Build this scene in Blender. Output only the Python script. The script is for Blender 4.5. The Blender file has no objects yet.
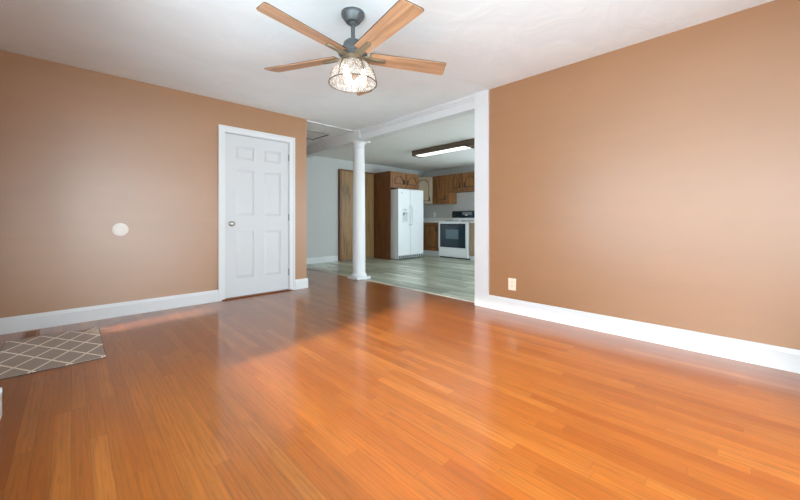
import bpy, bmesh, math, random
from mathutils import Vector, Matrix
random.seed(7)
PI = math.pi
SC = bpy.context.scene
COL = SC.collection

# ------------------------------------------------------------------ camera
H = 2.44
cam_d = bpy.data.cameras.new('camera')
cam_d.sensor_width = 36
cam_d.lens = 339.0 / 800 * 36
cam_d.shift_y = -(250 - 220.2) / 800
cam_d.clip_start = 0.02
cam = bpy.data.objects.new('camera', cam_d)
COL.objects.link(cam)
cam.location = (0, 0, 0.979)
cam.rotation_euler = (PI / 2, 0, math.radians(45.9) - PI / 2)
SC.camera = cam

# ------------------------------------------------------------------ sky, sun, exposure
wd = bpy.data.worlds.new('overcast_sky')
SC.world = wd
wd.use_nodes = True
bg = wd.node_tree.nodes['Background']
# overcast sky above the horizon, lower half kept as bright, added to light the ceiling
_t = wd.node_tree
_tc = _t.nodes.new('ShaderNodeTexCoord')
_sx = _t.nodes.new('ShaderNodeSeparateXYZ')
_cr = _t.nodes.new('ShaderNodeMapRange')
_t.links.new(_tc.outputs['Generated'], _sx.inputs[0])
_t.links.new(_sx.outputs[2], _cr.inputs[0])
_cr.inputs[1].default_value = -0.05
_cr.inputs[2].default_value = 0.05
_cr.inputs[3].default_value = 13.0
_cr.inputs[4].default_value = 13.0
# added tilt: sky made brighter behind the camera (-Y) to lift the left wall
_dt = _t.nodes.new('ShaderNodeVectorMath'); _dt.operation = 'DOT_PRODUCT'
_dt.inputs[1].default_value = (0.1, -0.42, 0.0)
_t.links.new(_tc.outputs['Generated'], _dt.inputs[0])
_ma = _t.nodes.new('ShaderNodeMath'); _ma.operation = 'ADD'; _ma.inputs[1].default_value = 1.0
_t.links.new(_dt.outputs['Value'], _ma.inputs[0])
_mm = _t.nodes.new('ShaderNodeMath'); _mm.operation = 'MULTIPLY'
_t.links.new(_ma.outputs[0], _mm.inputs[0]); _t.links.new(_cr.outputs[0], _mm.inputs[1])
_t.links.new(_mm.outputs[0], bg.inputs[1])
bg.inputs[0].default_value = (0.77, 0.92, 1.0, 1)

sun_d = bpy.data.lights.new('sun', 'SUN')
sun_d.energy = 15.0
sun_d.angle = math.radians(6)
sun_d.color = (1.0, 0.95, 0.88)
sun = bpy.data.objects.new('sun', sun_d)
COL.objects.link(sun)
sun.rotation_euler = Vector((1.0, 0.17, -0.5)).to_track_quat('-Z', 'Y').to_euler()

def portal(name, loc, direction, w, h):
    d = bpy.data.lights.new(name, 'AREA')
    d.shape = 'RECTANGLE'
    d.size = w
    d.size_y = h
    d.cycles.is_portal = True
    o = bpy.data.objects.new(name, d)
    COL.objects.link(o)
    o.location = loc
    o.rotation_euler = Vector(direction).to_track_quat('-Z', 'Z').to_euler()
    return o

SC.view_settings.view_transform = 'Standard'
SC.view_settings.look = 'None'
SC.view_settings.gamma = 1
SC.view_settings.use_curve_mapping = False
SC.view_settings.exposure = -0.30
SC.cycles.max_bounces = 10
SC.cycles.diffuse_bounces = 7
SC.cycles.caustics_refractive = False
SC.cycles.caustics_reflective = False
SC.cycles.sample_clamp_indirect = 6

# ------------------------------------------------------------------ materials
class NT:
    def __init__(s, name):
        s.m = bpy.data.materials.new(name)
        s.m.use_nodes = True
        s.t = s.m.node_tree
        s.b = s.t.nodes['Principled BSDF']
    def n(s, kind, **kw):
        nd = s.t.nodes.new(kind)
        for k, v in kw.items():
            setattr(nd, k, v)
        return nd
    def link(s, a, b):
        s.t.links.new(a, b)
    def put(s, sock, v):
        if hasattr(v, 'is_output') or isinstance(v, bpy.types.NodeSocket):
            s.link(v, sock)
        else:
            sock.default_value = v
    def math(s, op, a, b=None, c=None):
        nd = s.n('ShaderNodeMath', operation=op)
        s.put(nd.inputs[0], a)
        if b is not None: s.put(nd.inputs[1], b)
        if c is not None: s.put(nd.inputs[2], c)
        return nd.outputs[0]
    def pos(s):
        return s.n('ShaderNodeTexCoord').outputs['Object']
    def mapping(s, vec, scale=(1, 1, 1), loc=(0, 0, 0), rot=(0, 0, 0)):
        nd = s.n('ShaderNodeMapping')
        s.link(vec, nd.inputs['Vector'])
        nd.inputs['Scale'].default_value = scale
        nd.inputs['Rotation'].default_value = rot
        s.put(nd.inputs['Location'], loc)
        return nd.outputs[0]
    def noise(s, vec, scale, detail=4, rough=0.55, dist=0.0):
        nd = s.n('ShaderNodeTexNoise')
        s.link(vec, nd.inputs['Vector'])
        nd.inputs['Scale'].default_value = scale
        nd.inputs['Detail'].default_value = detail
        nd.inputs['Roughness'].default_value = rough
        nd.inputs['Distortion'].default_value = dist
        return nd.outputs[0]
    def ramp(s, fac, stops, interp='LINEAR'):
        nd = s.n('ShaderNodeValToRGB')
        s.link(fac, nd.inputs[0])
        e = nd.color_ramp.elements
        nd.color_ramp.interpolation = interp
        while len(e) < len(stops): e.new(0.5)
        for i, (p, c) in enumerate(stops):
            e[i].position = p
            e[i].color = tuple(c) + (1,) if len(c) == 3 else c
        return nd.outputs[0]
    def mix(s, fac, a, b, blend='MIX'):
        nd = s.n('ShaderNodeMix', data_type='RGBA', blend_type=blend)
        s.put(nd.inputs[0], fac)
        s.put(nd.inputs[6], a if not isinstance(a, tuple) else a + (1,) * (4 - len(a)))
        s.put(nd.inputs[7], b if not isinstance(b, tuple) else b + (1,) * (4 - len(b)))
        return nd.outputs[2]
    def bump(s, h, strength=0.2, dist=0.01):
        nd = s.n('ShaderNodeBump')
        nd.inputs['Strength'].default_value = strength
        nd.inputs['Distance'].default_value = dist
        s.link(h, nd.inputs['Height'])
        s.link(nd.outputs[0], s.b.inputs['Normal'])
    def set(s, **kw):
        for k, v in kw.items():
            k = k.replace('_', ' ')
            if isinstance(v, tuple) and len(v) == 3: v = v + (1,)
            s.put(s.b.inputs[k], v)
        return s

def sRGB(r, g, b):
    f = lambda c: (c / 255 / 12.92) if c <= 10 else ((c / 255 + 0.055) / 1.055) ** 2.4
    return (f(r), f(g), f(b))

def plain(name, col, rough=0.5, metal=0.0, spec=0.5, var=0.03, bump=0.0, bscale=60):
    N = NT(name)
    nz = N.noise(N.pos(), 9, 3)
    c = N.mix(nz, tuple(x * (1 - var) for x in col), tuple(min(1, x * (1 + var)) for x in col))
    N.set(Base_Color=c, Roughness=rough, Metallic=metal)
    N.b.inputs['Specular IOR Level'].default_value = spec
    if bump: N.bump(N.noise(N.pos(), bscale, 3), bump, 0.002)
    return N.m

def emit(name, col, strength):
    N = NT(name)
    N.set(Base_Color=col, Emission_Color=col, Emission_Strength=strength)
    return N.m

def wall_paint(name, col, rough=0.42, patch=0.05, spec=0.5, coat=0.0):
    N = NT(name)
    p = N.pos()
    big = N.noise(p, 1.4, 4, 0.6, 0.4)
    lap = N.noise(N.mapping(p, (1.2, 1.2, 9)), 1.0, 3)
    f = N.math('MULTIPLY_ADD', lap, 0.4, N.math('MULTIPLY', big, 0.6))
    fr = N.ramp(f, [(0.35, (0, 0, 0)), (0.65, (1, 1, 1))])
    c = N.mix(fr, tuple(x * (1 - patch) for x in col), tuple(x * (1 + patch) for x in col))
    r = N.math('MULTIPLY_ADD', big, 0.14, rough - 0.07)
    N.set(Base_Color=c, Roughness=r)
    N.b.inputs['Specular IOR Level'].default_value = spec
    if coat:                                    # satin enamel sheen
        N.b.inputs['Coat Weight'].default_value = coat
        N.b.inputs['Coat IOR'].default_value = 1.76
        N.put(N.b.inputs['Coat Roughness'], N.math('MULTIPLY_ADD', big, 0.12, 0.36))
    N.bump(N.noise(p, 130, 3), 0.05, 0.002)
    return N.m

def ceiling_mat(name, lo, hi):
    N = NT(name)
    p = N.pos()
    sw = N.noise(N.mapping(p, (1, 1.6, 1), rot=(0, 0, 0.5)), 2.2, 5, 0.55, 1.2)
    c = N.ramp(sw, [(0.3, lo), (0.7, hi)])
    N.set(Base_Color=c, Roughness=0.85)
    N.b.inputs['Specular IOR Level'].default_value = 0.2
    N.bump(sw, 0.5, 0.02)
    return N.m

def hardwood():
    N = NT('oak_strip_floor')
    p = N.pos()
    sp = N.n('ShaderNodeSeparateXYZ'); N.link(p, sp.inputs[0])
    X, Y = sp.outputs[0], sp.outputs[1]
    W = 0.0585
    u = N.math('DIVIDE', X, W)
    row = N.math('FLOOR', u)
    wn = N.n('ShaderNodeTexWhiteNoise', noise_dimensions='1D'); N.link(row, wn.inputs['W'])
    L = N.math('MULTIPLY_ADD', wn.outputs[0], 0.55, 0.75)
    off = N.math('MULTIPLY', wn.outputs[0], 37.3)
    v = N.math('ADD', N.math('DIVIDE', Y, L), off)
    pl = N.math('FLOOR', v)
    cb = N.n('ShaderNodeCombineXYZ'); N.link(row, cb.inputs[0]); N.link(pl, cb.inputs[1])
    w2 = N.n('ShaderNodeTexWhiteNoise', noise_dimensions='3D'); N.link(cb.outputs[0], w2.inputs['Vector'])
    rnd = w2.outputs['Value']
    # grain, shifted plank by plank
    sh = N.n('ShaderNodeVectorMath', operation='MULTIPLY_ADD')
    N.link(w2.outputs['Color'], sh.inputs[0]); sh.inputs[1].default_value = (9, 9, 9); N.link(p, sh.inputs[2])
    g1 = N.noise(N.mapping(sh.outputs[0], (34, 2.2, 8)), 1.0, 6, 0.6, 0.8)
    g2 = N.noise(N.mapping(sh.outputs[0], (90, 5, 20)), 1.0, 3, 0.6)
    wv = N.n('ShaderNodeTexWave', wave_type='BANDS', bands_direction='X')
    N.link(N.mapping(sh.outputs[0], (10, 0.7, 4)), wv.inputs['Vector'])
    wv.inputs['Scale'].default_value = 1.6; wv.inputs['Distortion'].default_value = 7; wv.inputs['Detail'].default_value = 3
    wv.inputs['Detail Scale'].default_value = 0.9
    base = N.ramp(rnd, [(0.0, FLOOR_A), (0.3, FLOOR_B), (0.7, FLOOR_C), (1.0, FLOOR_D)])
    c = N.mix(N.math('MULTIPLY', N.ramp(g1, [(0.38, (1, 1, 1)), (0.62, (0, 0, 0))]), 0.40), base, (0.19, 0.068, 0.014))
    c = N.mix(N.math('MULTIPLY', N.ramp(g2, [(0.5, (0, 0, 0)), (0.68, (1, 1, 1))]), 0.5), c, (0.13, 0.042, 0.009))
    c = N.mix(N.math('MULTIPLY', N.ramp(wv.outputs[0], [(0.55, (0, 0, 0)), (0.9, (1, 1, 1))]), 0.26), c, (0.16, 0.05, 0.011))
    # seams
    fu = N.math('FRACT', u); fv = N.math('FRACT', v)
    eu = N.math('MINIMUM', fu, N.math('SUBTRACT', 1.0, fu))
    ev = N.math('MULTIPLY', N.math('MINIMUM', fv, N.math('SUBTRACT', 1.0, fv)), 18.0)
    ed = N.math('MINIMUM', eu, ev)
    seam = N.ramp(ed, [(0.0, (1, 1, 1)), (0.03, (0, 0, 0))])
    c = N.mix(N.math('MULTIPLY', seam, 0.5), c, (0.06, 0.02, 0.006))
    # wear: fine scratches and dull scuffs
    wr = N.noise(p, 1.7, 5, 0.62, 0.6)
    scr = N.noise(N.mapping(p, (5, 160, 1), rot=(0, 0, 0.8)), 1.0, 3, 0.5, 2.5)
    scf = N.math('MULTIPLY', N.ramp(scr, [(0.66, (0, 0, 0)), (0.74, (1, 1, 1))]), N.ramp(wr, [(0.45, (0, 0, 0)), (0.65, (1, 1, 1))]))
    c = N.mix(N.math('MULTIPLY', scf, 0.1), c, (0.62, 0.40, 0.26))
    r = N.math('MULTIPLY_ADD', wr, 0.05, 0.276)
    N.set(Base_Color=c, Roughness=r)
    N.b.inputs['Specular IOR Level'].default_value = 0.55
    N.b.inputs['Coat Weight'].default_value = 0.45
    N.b.inputs['Coat Roughness'].default_value = 0.11
    return N.m

def vinyl():
    N = NT('grey_plank_vinyl')
    p = N.pos()
    sp = N.n('ShaderNodeSeparateXYZ'); N.link(p, sp.inputs[0])
    u = N.math('DIVIDE', sp.outputs[0], 0.152); row = N.math('FLOOR', u)
    wn = N.n('ShaderNodeTexWhiteNoise', noise_dimensions='1D'); N.link(row, wn.inputs['W'])
    v = N.math('ADD', N.math('DIVIDE', sp.outputs[1], 0.92), N.math('MULTIPLY', wn.outputs[0], 11.7))
    cb = N.n('ShaderNodeCombineXYZ'); N.link(row, cb.inputs[0]); N.link(N.math('FLOOR', v), cb.inputs[1])
    w2 = N.n('ShaderNodeTexWhiteNoise', noise_dimensions='3D'); N.link(cb.outputs[0], w2.inputs['Vector'])
    sh = N.n('ShaderNodeVectorMath', operation='MULTIPLY_ADD')
    N.link(w2.outputs['Color'], sh.inputs[0]); sh.inputs[1].default_value = (5, 5, 5); N.link(p, sh.inputs[2])
    g = N.noise(N.mapping(sh.outputs[0], (20, 0.8, 4)), 1.0, 5, 0.6, 0.5)
    f = N.math('MULTIPLY_ADD', w2.outputs['Value'], 0.45, N.math('MULTIPLY_ADD', g, 2.2, -0.85))
    c = N.ramp(f, [(0.15, sRGB(122, 128, 112)), (0.45, sRGB(166, 170, 152)), (0.7, sRGB(200, 203, 186)), (0.95, sRGB(228, 228, 212))])
    fu = N.math('FRACT', u)
    e = N.math('MINIMUM', fu, N.math('SUBTRACT', 1.0, fu))
    c = N.mix(N.math('MULTIPLY', N.ramp(e, [(0.0, (1, 1, 1)), (0.025, (0, 0, 0))]), 0.4), c, (0.12, 0.12, 0.11))
    N.set(Base_Color=c, Roughness=0.3)
    return N.m

def wood(name, light, dark, axis='Z', rough=0.4, gloss=0.5, freq=1.0, seed=0.0, contrast=0.7):
    N = NT(name)
    p = N.pos()
    oi = N.n('ShaderNodeObjectInfo')
    sh = N.n('ShaderNodeVectorMath', operation='MULTIPLY_ADD')
    cbx = N.n('ShaderNodeCombineXYZ')
    for i in range(3): N.link(oi.outputs['Random'], cbx.inputs[i])
    N.link(cbx.outputs[0], sh.inputs[0]); sh.inputs[1].default_value = (7, 5, 9); N.link(p, sh.inputs[2])
    s = [22 * freq, 22 * freq, 22 * freq]; s2 = [120 * freq] * 3; k = 'XYZ'.index(axis)
    s[k] = 1.4 * freq; s2[k] = 5 * freq
    g = N.noise(N.mapping(sh.outputs[0], tuple(s), (seed, seed, seed)), 1.0, 6, 0.6, 1.0)
    g2 = N.noise(N.mapping(sh.outputs[0], tuple(s2)), 1.0, 3, 0.6)
    f = N.math('MULTIPLY_ADD', g2, 0.35, N.math('MULTIPLY', g, 0.8))
    c = N.ramp(f, [(0.5 - 0.28 * (1.4 - contrast), dark), (0.5 + 0.3 * (1.4 - contrast), light)])
    N.set(Base_Color=c, Roughness=rough)
    N.b.inputs['Specular IOR Level'].default_value = gloss
    N.bump(g2, 0.08, 0.002)
    return N.m

def rug_mat():
    N = NT('rug_weave')
    p = N.pos()
    sp = N.n('ShaderNodeSeparateXYZ'); N.link(p, sp.inputs[0])
    wob = N.math('MULTIPLY_ADD', N.noise(p, 12, 2), 0.05, -0.025)
    a = N.math('ADD', N.math('DIVIDE', N.math('SUBTRACT', sp.outputs[0], 0.166), 0.1755), wob)
    b = N.math('DIVIDE', N.math('SUBTRACT', sp.outputs[1], 4.135), 0.307)
    def line(v):
        fr = N.math('FRACT', N.math('ADD', v, 100.5))
        return N.math('ABSOLUTE', N.math('SUBTRACT', fr, 0.5))
    d = N.math('MINIMUM', line(N.math('ADD', a, b)), line(N.math('SUBTRACT', a, b)))
    m = N.ramp(d, [(0.036, (1, 1, 1)), (0.05, (0, 0, 0))])
    wv = N.noise(N.mapping(p, (260, 120, 1)), 1.0, 2)
    gr = N.ramp(wv, [(0.3, sRGB(134, 120, 110)), (0.7, sRGB(184, 168, 156))])
    cr = N.ramp(wv, [(0.3, sRGB(224, 208, 190)), (0.7, sRGB(245, 234, 218))])
    N.set(Base_Color=N.mix(m, gr, cr), Roughness=0.95)
    N.b.inputs['Specular IOR Level'].default_value = 0.1
    N.bump(N.math('ADD', wv, N.math('MULTIPLY', m, 0.8)), 0.6, 0.004)
    return N.m

def seeded_glass():
    N = NT('seeded_glass')
    t = N.t
    sd = N.noise(N.pos(), 38, 4, 0.6)
    tr = N.n('ShaderNodeBsdfTransparent'); tr.inputs[0].default_value = (1, 0.99, 0.97, 1)
    tl = N.n('ShaderNodeBsdfTranslucent'); tl.inputs[0].default_value = (0.95, 0.93, 0.9, 1)
    gl = N.n('ShaderNodeBsdfGlossy'); gl.inputs['Roughness'].default_value = 0.1
    df = N.n('ShaderNodeBsdfDiffuse'); df.inputs[0].default_value = (0.95, 0.93, 0.9, 1)
    m0 = N.n('ShaderNodeMixShader'); m0.inputs[0].default_value = 0.6
    N.link(tl.outputs[0], m0.inputs[1]); N.link(df.outputs[0], m0.inputs[2])
    m1 = N.n('ShaderNodeMixShader'); N.link(N.ramp(sd, [(0.40, (0.14,) * 3), (0.62, (0.42,) * 3)]), m1.inputs[0])
    N.link(tr.outputs[0], m1.inputs[1]); N.link(m0.outputs[0], m1.inputs[2])
    m2 = N.n('ShaderNodeMixShader'); m2.inputs[0].default_value = 0.07
    N.link(m1.outputs[0], m2.inputs[1]); N.link(gl.outputs[0], m2.inputs[2])
    N.link(m2.outputs[0], t.nodes['Material Output'].inputs[0])
    return N.m

def pane_glass():
    N = NT('window_glass')
    tr = N.n('ShaderNodeBsdfTransparent'); gl = N.n('ShaderNodeBsdfGlossy'); gl.inputs['Roughness'].default_value = 0.02
    m = N.n('ShaderNodeMixShader'); m.inputs[0].default_value = 0.06
    N.link(tr.outputs[0], m.inputs[1]); N.link(gl.outputs[0], m.inputs[2])
    N.link(m.outputs[0], N.t.nodes['Material Output'].inputs[0])
    return N.m

FLOOR_A = sRGB(134, 65, 14)
FLOOR_B = sRGB(145, 75, 20)
FLOOR_C = sRGB(153, 84, 26)
FLOOR_D = sRGB(167, 98, 37)
M = {}
M['brown'] = wall_paint('brown_wall_paint', sRGB(157, 109, 66), 0.45, 0.05, 0.5, 1.0)
M['grey'] = wall_paint('grey_blue_wall_paint', sRGB(190, 191, 188), 0.5, 0.02, 0.35)
M['ceil'] = ceiling_mat('cool_white_plaster', (0.81, 0.89, 0.93), (0.86, 0.935, 0.97))
M['ceil_k'] = ceiling_mat('neutral_white_plaster', (0.78, 0.775, 0.765), (0.82, 0.815, 0.805))
M['trim'] = plain('white_trim_paint', sRGB(216, 218, 219), 0.35, var=0.015)
M['doorw'] = plain('white_door_paint', sRGB(203, 204, 205), 0.38, var=0.015, bump=0.05, bscale=200)
M['floor'] = hardwood()
M['vinyl'] = vinyl()
M['strip'] = plain('pale_strip', sRGB(214, 208, 192), 0.4)
M['oak'] = wood('cabinet_oak', sRGB(150, 102, 60), sRGB(72, 42, 18), 'Z', 0.42, contrast=1.0)
M['oak_x'] = wood('cabinet_oak_dark', sRGB(120, 74, 40), sRGB(66, 36, 16), 'Z', 0.45, contrast=1.0)
M['oak_pale'] = wood('pale_oak', sRGB(178, 156, 130), sRGB(138, 116, 92), 'Z', 0.4)  # paler, greyer oak for the corner cabinet and drawer base
M['oak_door'] = wood('closet_oak', sRGB(150, 116, 72), sRGB(88, 60, 30), 'Z', 0.45, freq=0.8, contrast=1.0)
M['groove'] = plain('dark_brown', sRGB(52, 30, 14), 0.6)
M['black'] = plain('black_iron', (0.012, 0.012, 0.013), 0.4)
M['threshold'] = wood('threshold_oak', sRGB(130, 72, 34), sRGB(80, 40, 16), 'X', 0.35)
M['white_app'] = plain('white_enamel', sRGB(236, 238, 240), 0.25, var=0.01)
M['grey_app'] = plain('grey_plastic', sRGB(120, 124, 128), 0.4)
M['lite_app'] = plain('pale_grey_plastic', sRGB(200, 203, 206), 0.4)
M['blackglass'] = plain('black_oven_glass', (0.014, 0.032, 0.048), 0.08, spec=0.4)
M['ovenpane'] = plain('oven_window', sRGB(70, 96, 108), 0.1, spec=0.8)
M['counter'] = plain('pale_laminate', sRGB(226, 224, 218), 0.3)
M['nickel'] = plain('satin_nickel', (0.36, 0.34, 0.31), 0.3, 1.0)
M['pewter'] = plain('pewter_metal', sRGB(98, 104, 106), 0.42, 0.45, var=0.06)
M['bronze'] = plain('aged_bronze', sRGB(138, 124, 102), 0.42, 0.5, var=0.08)
M['wire'] = plain('bronze_wire', sRGB(96, 78, 56), 0.45, 0.6)
M['blade'] = wood('blade_wood', sRGB(200, 158, 122), sRGB(138, 98, 70), 'X', 0.38, freq=1.0)
M['bladeedge'] = plain('blade_edge', sRGB(62, 46, 36), 0.5)
M['glass'] = seeded_glass()
M['pane'] = pane_glass()
M['bulb'] = emit('lit_bulb', (1.0, 0.90, 0.74), 7.5)
M['tube'] = emit('lit_diffuser', (1.0, 0.98, 0.95), 1.6)
M['fixwood'] = wood('fixture_wood', sRGB(104, 88, 70), sRGB(58, 48, 38), 'Y', 0.5)
M['rug'] = rug_mat()
M['rugedge'] = plain('rug_edge', sRGB(92, 80, 72), 0.95, spec=0.1)
M['ivory'] = plain('ivory_plastic', sRGB(240, 228, 208), 0.35)
M['cover'] = plain('white_plastic', sRGB(238, 230, 222), 0.4)
M['slot'] = plain('dark_slot', (0.02, 0.02, 0.02), 0.6)
M['register'] = plain('brown_register_metal', sRGB(138, 92, 60), 0.45, 0.3)

# ------------------------------------------------------------------ mesh helpers
class MB:
    def __init__(s):
        s.bm = bmesh.new()
    def box(s, x0, x1, y0, y1, z0, z1, bev=0.0):
        b = bmesh.new()
        bmesh.ops.create_cube(b, size=1)
        for v in b.verts:
            v.co = Vector(((x0 + x1) / 2 + v.co.x * (x1 - x0), (y0 + y1) / 2 + v.co.y * (y1 - y0), (z0 + z1) / 2 + v.co.z * (z1 - z0)))
        if bev:
            bmesh.ops.bevel(b, geom=b.edges[:], offset=bev, segments=2, profile=0.5, affect='EDGES')
        s.add(b)
        return s
    def add(s, b, mat=None):
        if mat is not None: bmesh.ops.transform(b, matrix=mat, verts=b.verts)
        me = bpy.data.meshes.new('t'); b.to_mesh(me); b.free()
        s.bm.from_mesh(me); bpy.data.meshes.remove(me)
    def lathe(s, prof, c=(0, 0, 0), seg=32, axis='Z', mat=None):
        b = bmesh.new(); rings = []
        for r, z in prof:
            if r < 1e-6: rings.append([b.verts.new((0, 0, z))])
            else: rings.append([b.verts.new((r * math.cos(2 * PI * i / seg), r * math.sin(2 * PI * i / seg), z)) for i in range(seg)])
        for A, B in zip(rings, rings[1:]):
            for i in range(seg):
                j = (i + 1) % seg
                if len(A) == 1 and len(B) == 1: continue
                if len(A) == 1: b.faces.new((A[0], B[j], B[i]))
                elif len(B) == 1: b.faces.new((A[i], A[j], B[0]))
                else: b.faces.new((A[i], A[j], B[j], B[i]))
        rot = Matrix.Identity(4)
        if axis == 'X': rot = Matrix.Rotation(PI / 2, 4, 'Y')
        if axis == 'Y': rot = Matrix.Rotation(PI / 2, 4, 'X')      # profile +z -> -y
        s.add(b, (mat or Matrix.Identity(4)) @ Matrix.Translation(c) @ rot)
        return s
    def tube(s, pts, r, seg=8, closed=False):
        b = bmesh.new(); P = [Vector(p) for p in pts]; n = len(P); rings = []
        for i in range(n):
            if closed: d = P[(i + 1) % n] - P[i - 1]
            else: d = P[min(i + 1, n - 1)] - P[max(i - 1, 0)]
            d.normalize()
            up = Vector((0, 0, 1)) if abs(d.z) < 0.95 else Vector((1, 0, 0))
            a = d.cross(up).normalized(); c = a.cross(d)
            rings.append([b.verts.new(P[i] + a * r * math.cos(2 * PI * k / seg) + c * r * math.sin(2 * PI * k / seg)) for k in range(seg)])
        m = n if closed else n - 1
        for i in range(m):
            A, B = rings[i], rings[(i + 1) % n]
            for k in range(seg):
                l = (k + 1) % seg
                b.faces.new((A[k], A[l], B[l], B[k]))
        if not closed:
            b.faces.new(rings[0][::-1]); b.faces.new(rings[-1])
        s.add(b)
        return s
    def shape(s, outer, holes, o, u, v, n, d0, d1, bev=0.0):
        """polygon with holes drawn in the (u, v) frame at o, between depths d0 and d1 along n"""
        cu = bpy.data.curves.new('c', 'CURVE'); cu.dimensions = '2D'; cu.fill_mode = 'BOTH'
        for loop in [outer] + list(holes):
            sp = cu.splines.new('POLY'); sp.points.add(len(loop) - 1); sp.use_cyclic_u = True
            for pt, (a, c) in zip(sp.points, loop): pt.co = (a, c, 0, 1)
        cu.extrude = abs(d1 - d0) / 2 - bev
        cu.bevel_depth = bev; cu.bevel_resolution = 0
        ob = bpy.data.objects.new('c', cu)
        me = bpy.data.meshes.new_from_object(ob)
        b = bmesh.new(); b.from_mesh(me)
        bpy.data.objects.remove(ob); bpy.data.curves.remove(cu); bpy.data.meshes.remove(me)
        bmesh.ops.remove_doubles(b, verts=b.verts, dist=1e-5)
        o = Vector(o); u = Vector(u); v = Vector(v); n = Vector(n); mid = (d0 + d1) / 2
        for w in b.verts: w.co = o + u * w.co.x + v * w.co.y + n * (w.co.z + mid)
        s.add(b)
        return s
    def frustum(s, o, u, v, n, r0, d0, r1, d1):
        """raised field: rectangle r0 at depth d0 up to rectangle r1 at depth d1 (r = a0, a1, b0, b1)"""
        b = bmesh.new(); o = Vector(o); u = Vector(u); v = Vector(v); n = Vector(n)
        def ring(r, d): return [b.verts.new(o + u * a + v * c + n * d) for a, c in ((r[0], r[2]), (r[1], r[2]), (r[1], r[3]), (r[0], r[3]))]
        A, B = ring(r0, d0), ring(r1, d1)
        for i in range(4): b.faces.new((A[i], A[(i + 1) % 4], B[(i + 1) % 4], B[i]))
        b.faces.new(B); b.faces.new(A[::-1])
        s.add(b)
        return s
    def build(s, name, mat, parent=None, smooth=False):
        bmesh.ops.recalc_face_normals(s.bm, faces=s.bm.faces)
        me = bpy.data.meshes.new(name); s.bm.to_mesh(me); s.bm.free()
        me.materials.append(mat)
        o = bpy.data.objects.new(name, me); COL.objects.link(o)
        if smooth:
            for p in me.polygons: p.use_smooth = True
            me.set_sharp_from_angle(angle=math.radians(35))
        if parent is not None:
            root = parent
            while root.parent: root = root.parent
            me.transform(Matrix.Translation(-Vector(root.location)))
            o.parent = parent
        return o

def thing(name, label, cat, loc=(0, 0, 0), group=None):
    o = bpy.data.objects.new(name, None); COL.objects.link(o)
    o.location = loc; o['label'] = label; o['category'] = cat
    o.empty_display_size = 0.1
    if group: o['group'] = group
    return o

def tag(o, label, cat, group=None):
    o['label'] = label; o['category'] = cat
    if group: o['group'] = group
    return o

def struct(o, label=None):
    o['kind'] = 'structure'
    if label: o['label'] = label
    return o

def sroot(name, label, loc=(0, 0, 0)):
    o = bpy.data.objects.new(name, None); COL.objects.link(o); o.location = loc; o.empty_display_size = 0.1
    return struct(o, label)

def copy_tree(o, delta, label, group=None):
    r = o.copy(); COL.objects.link(r); r.location = Vector(o.location) + Vector(delta)
    r['label'] = label
    if group: r['group'] = group
    def kids(src, dst):
        for ch in [c for c in bpy.data.objects if c.parent == src]:
            c = ch.copy(); COL.objects.link(c); c.parent = dst
            kids(ch, c)
    kids(o, r)
    return r

# ------------------------------------------------------------------ layout numbers
YL = 4.47          # face of the left brown wall
XR = 3.355         # face of the right brown wall
XF = -0.268        # face of the front wall (beside the camera)
XE = -0.66         # face of the wall with the entrance door
YB = -1.15         # back wall
YG = 6.87          # grey wall
XK = 7.65          # kitchen wall behind the range
XH = 3.455         # seam between hardwood and kitchen vinyl
XW = 2.445         # right end of the left brown wall

# ------------------------------------------------------------------ floors and ceiling
struct(MB().box(-0.8, XH, YB - 0.15, 7.0, -0.1, 0).build('floor', M['floor']), 'glossy orange oak strip floor of the living room')
struct(MB().box(XH, XK + 0.15, 0.35, 7.0, -0.1, 0).build('floor_kitchen', M['vinyl']), 'grey-green plank vinyl floor of the kitchen')
struct(MB().box(XH - 0.02, XH + 0.02, 2.22, YG - 0.005, 0.0, 0.006, 0.002).build('trim_1', M['strip']), 'pale transition strip between oak floor and kitchen vinyl')
HX0, HX1, HY0, HY1 = 2.60, 3.18, 5.00, 5.575
cb = MB()
cb.box(-0.8, HX0, YB - 0.15, 7.0, H, H + 0.1).box(HX1, XH, YB - 0.15, 7.0, H, H + 0.1)
cb.box(HX0, HX1, YB - 0.15, HY0, H, H + 0.1).box(HX0, HX1, HY1, 7.0, H, H + 0.1)
struct(cb.build('ceiling', M['ceil']), 'off-white trowelled plaster ceiling of the living room')
struct(MB().box(XH, XK + 0.15, 0.35, 7.0, H, H + 0.1).build('ceiling_kitchen', M['ceil_k']), 'off-white plaster ceiling of the kitchen')

# ------------------------------------------------------------------ walls
DX0, DX1, DZ = 1.342, 2.183, 2.066
wl = MB().box(-0.8, DX0, YL, YL + 0.12, 0, H).box(DX1, XW, YL, YL + 0.12, 0, H).box(DX0, DX1, YL, YL + 0.12, DZ, H)
struct(wl.build('wall_left', M['brown']), 'brown painted wall with the white door')
struct(MB().box(XW - 0.12, XW, YL + 0.12, 7.0, 0, H).build('wall_hall', M['brown']), 'brown side wall of the hallway')
struct(MB().box(0.55, XW - 0.12, YL + 0.85, YL + 0.95, 0, H).build('wall_closet', M['grey']), 'back wall of the closet behind the white door')
struct(MB().box(XR, XR + 0.145, YB - 0.15, 2.185, 0, H).build('wall_right', M['brown']), 'wide tan painted wall on the right')
W1 = (-0.1, 2.4, 0.25, 1.8)          # back window x0 x1 z0 z1
wb = MB().box(XF - 0.14, W1[0], YB - 0.15, YB, 0, H).box(W1[1], XR, YB - 0.15, YB, 0, H)
wb.box(W1[0], W1[1], YB - 0.15, YB, 0, W1[2]).box(W1[0], W1[1], YB - 0.15, YB, W1[3], H)
struct(wb.build('wall_back', M['brown']), 'brown wall behind the camera')
W2 = (-0.8, 2.28, 0.45, 1.83)           # front window y0 y1 z0 z1
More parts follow.
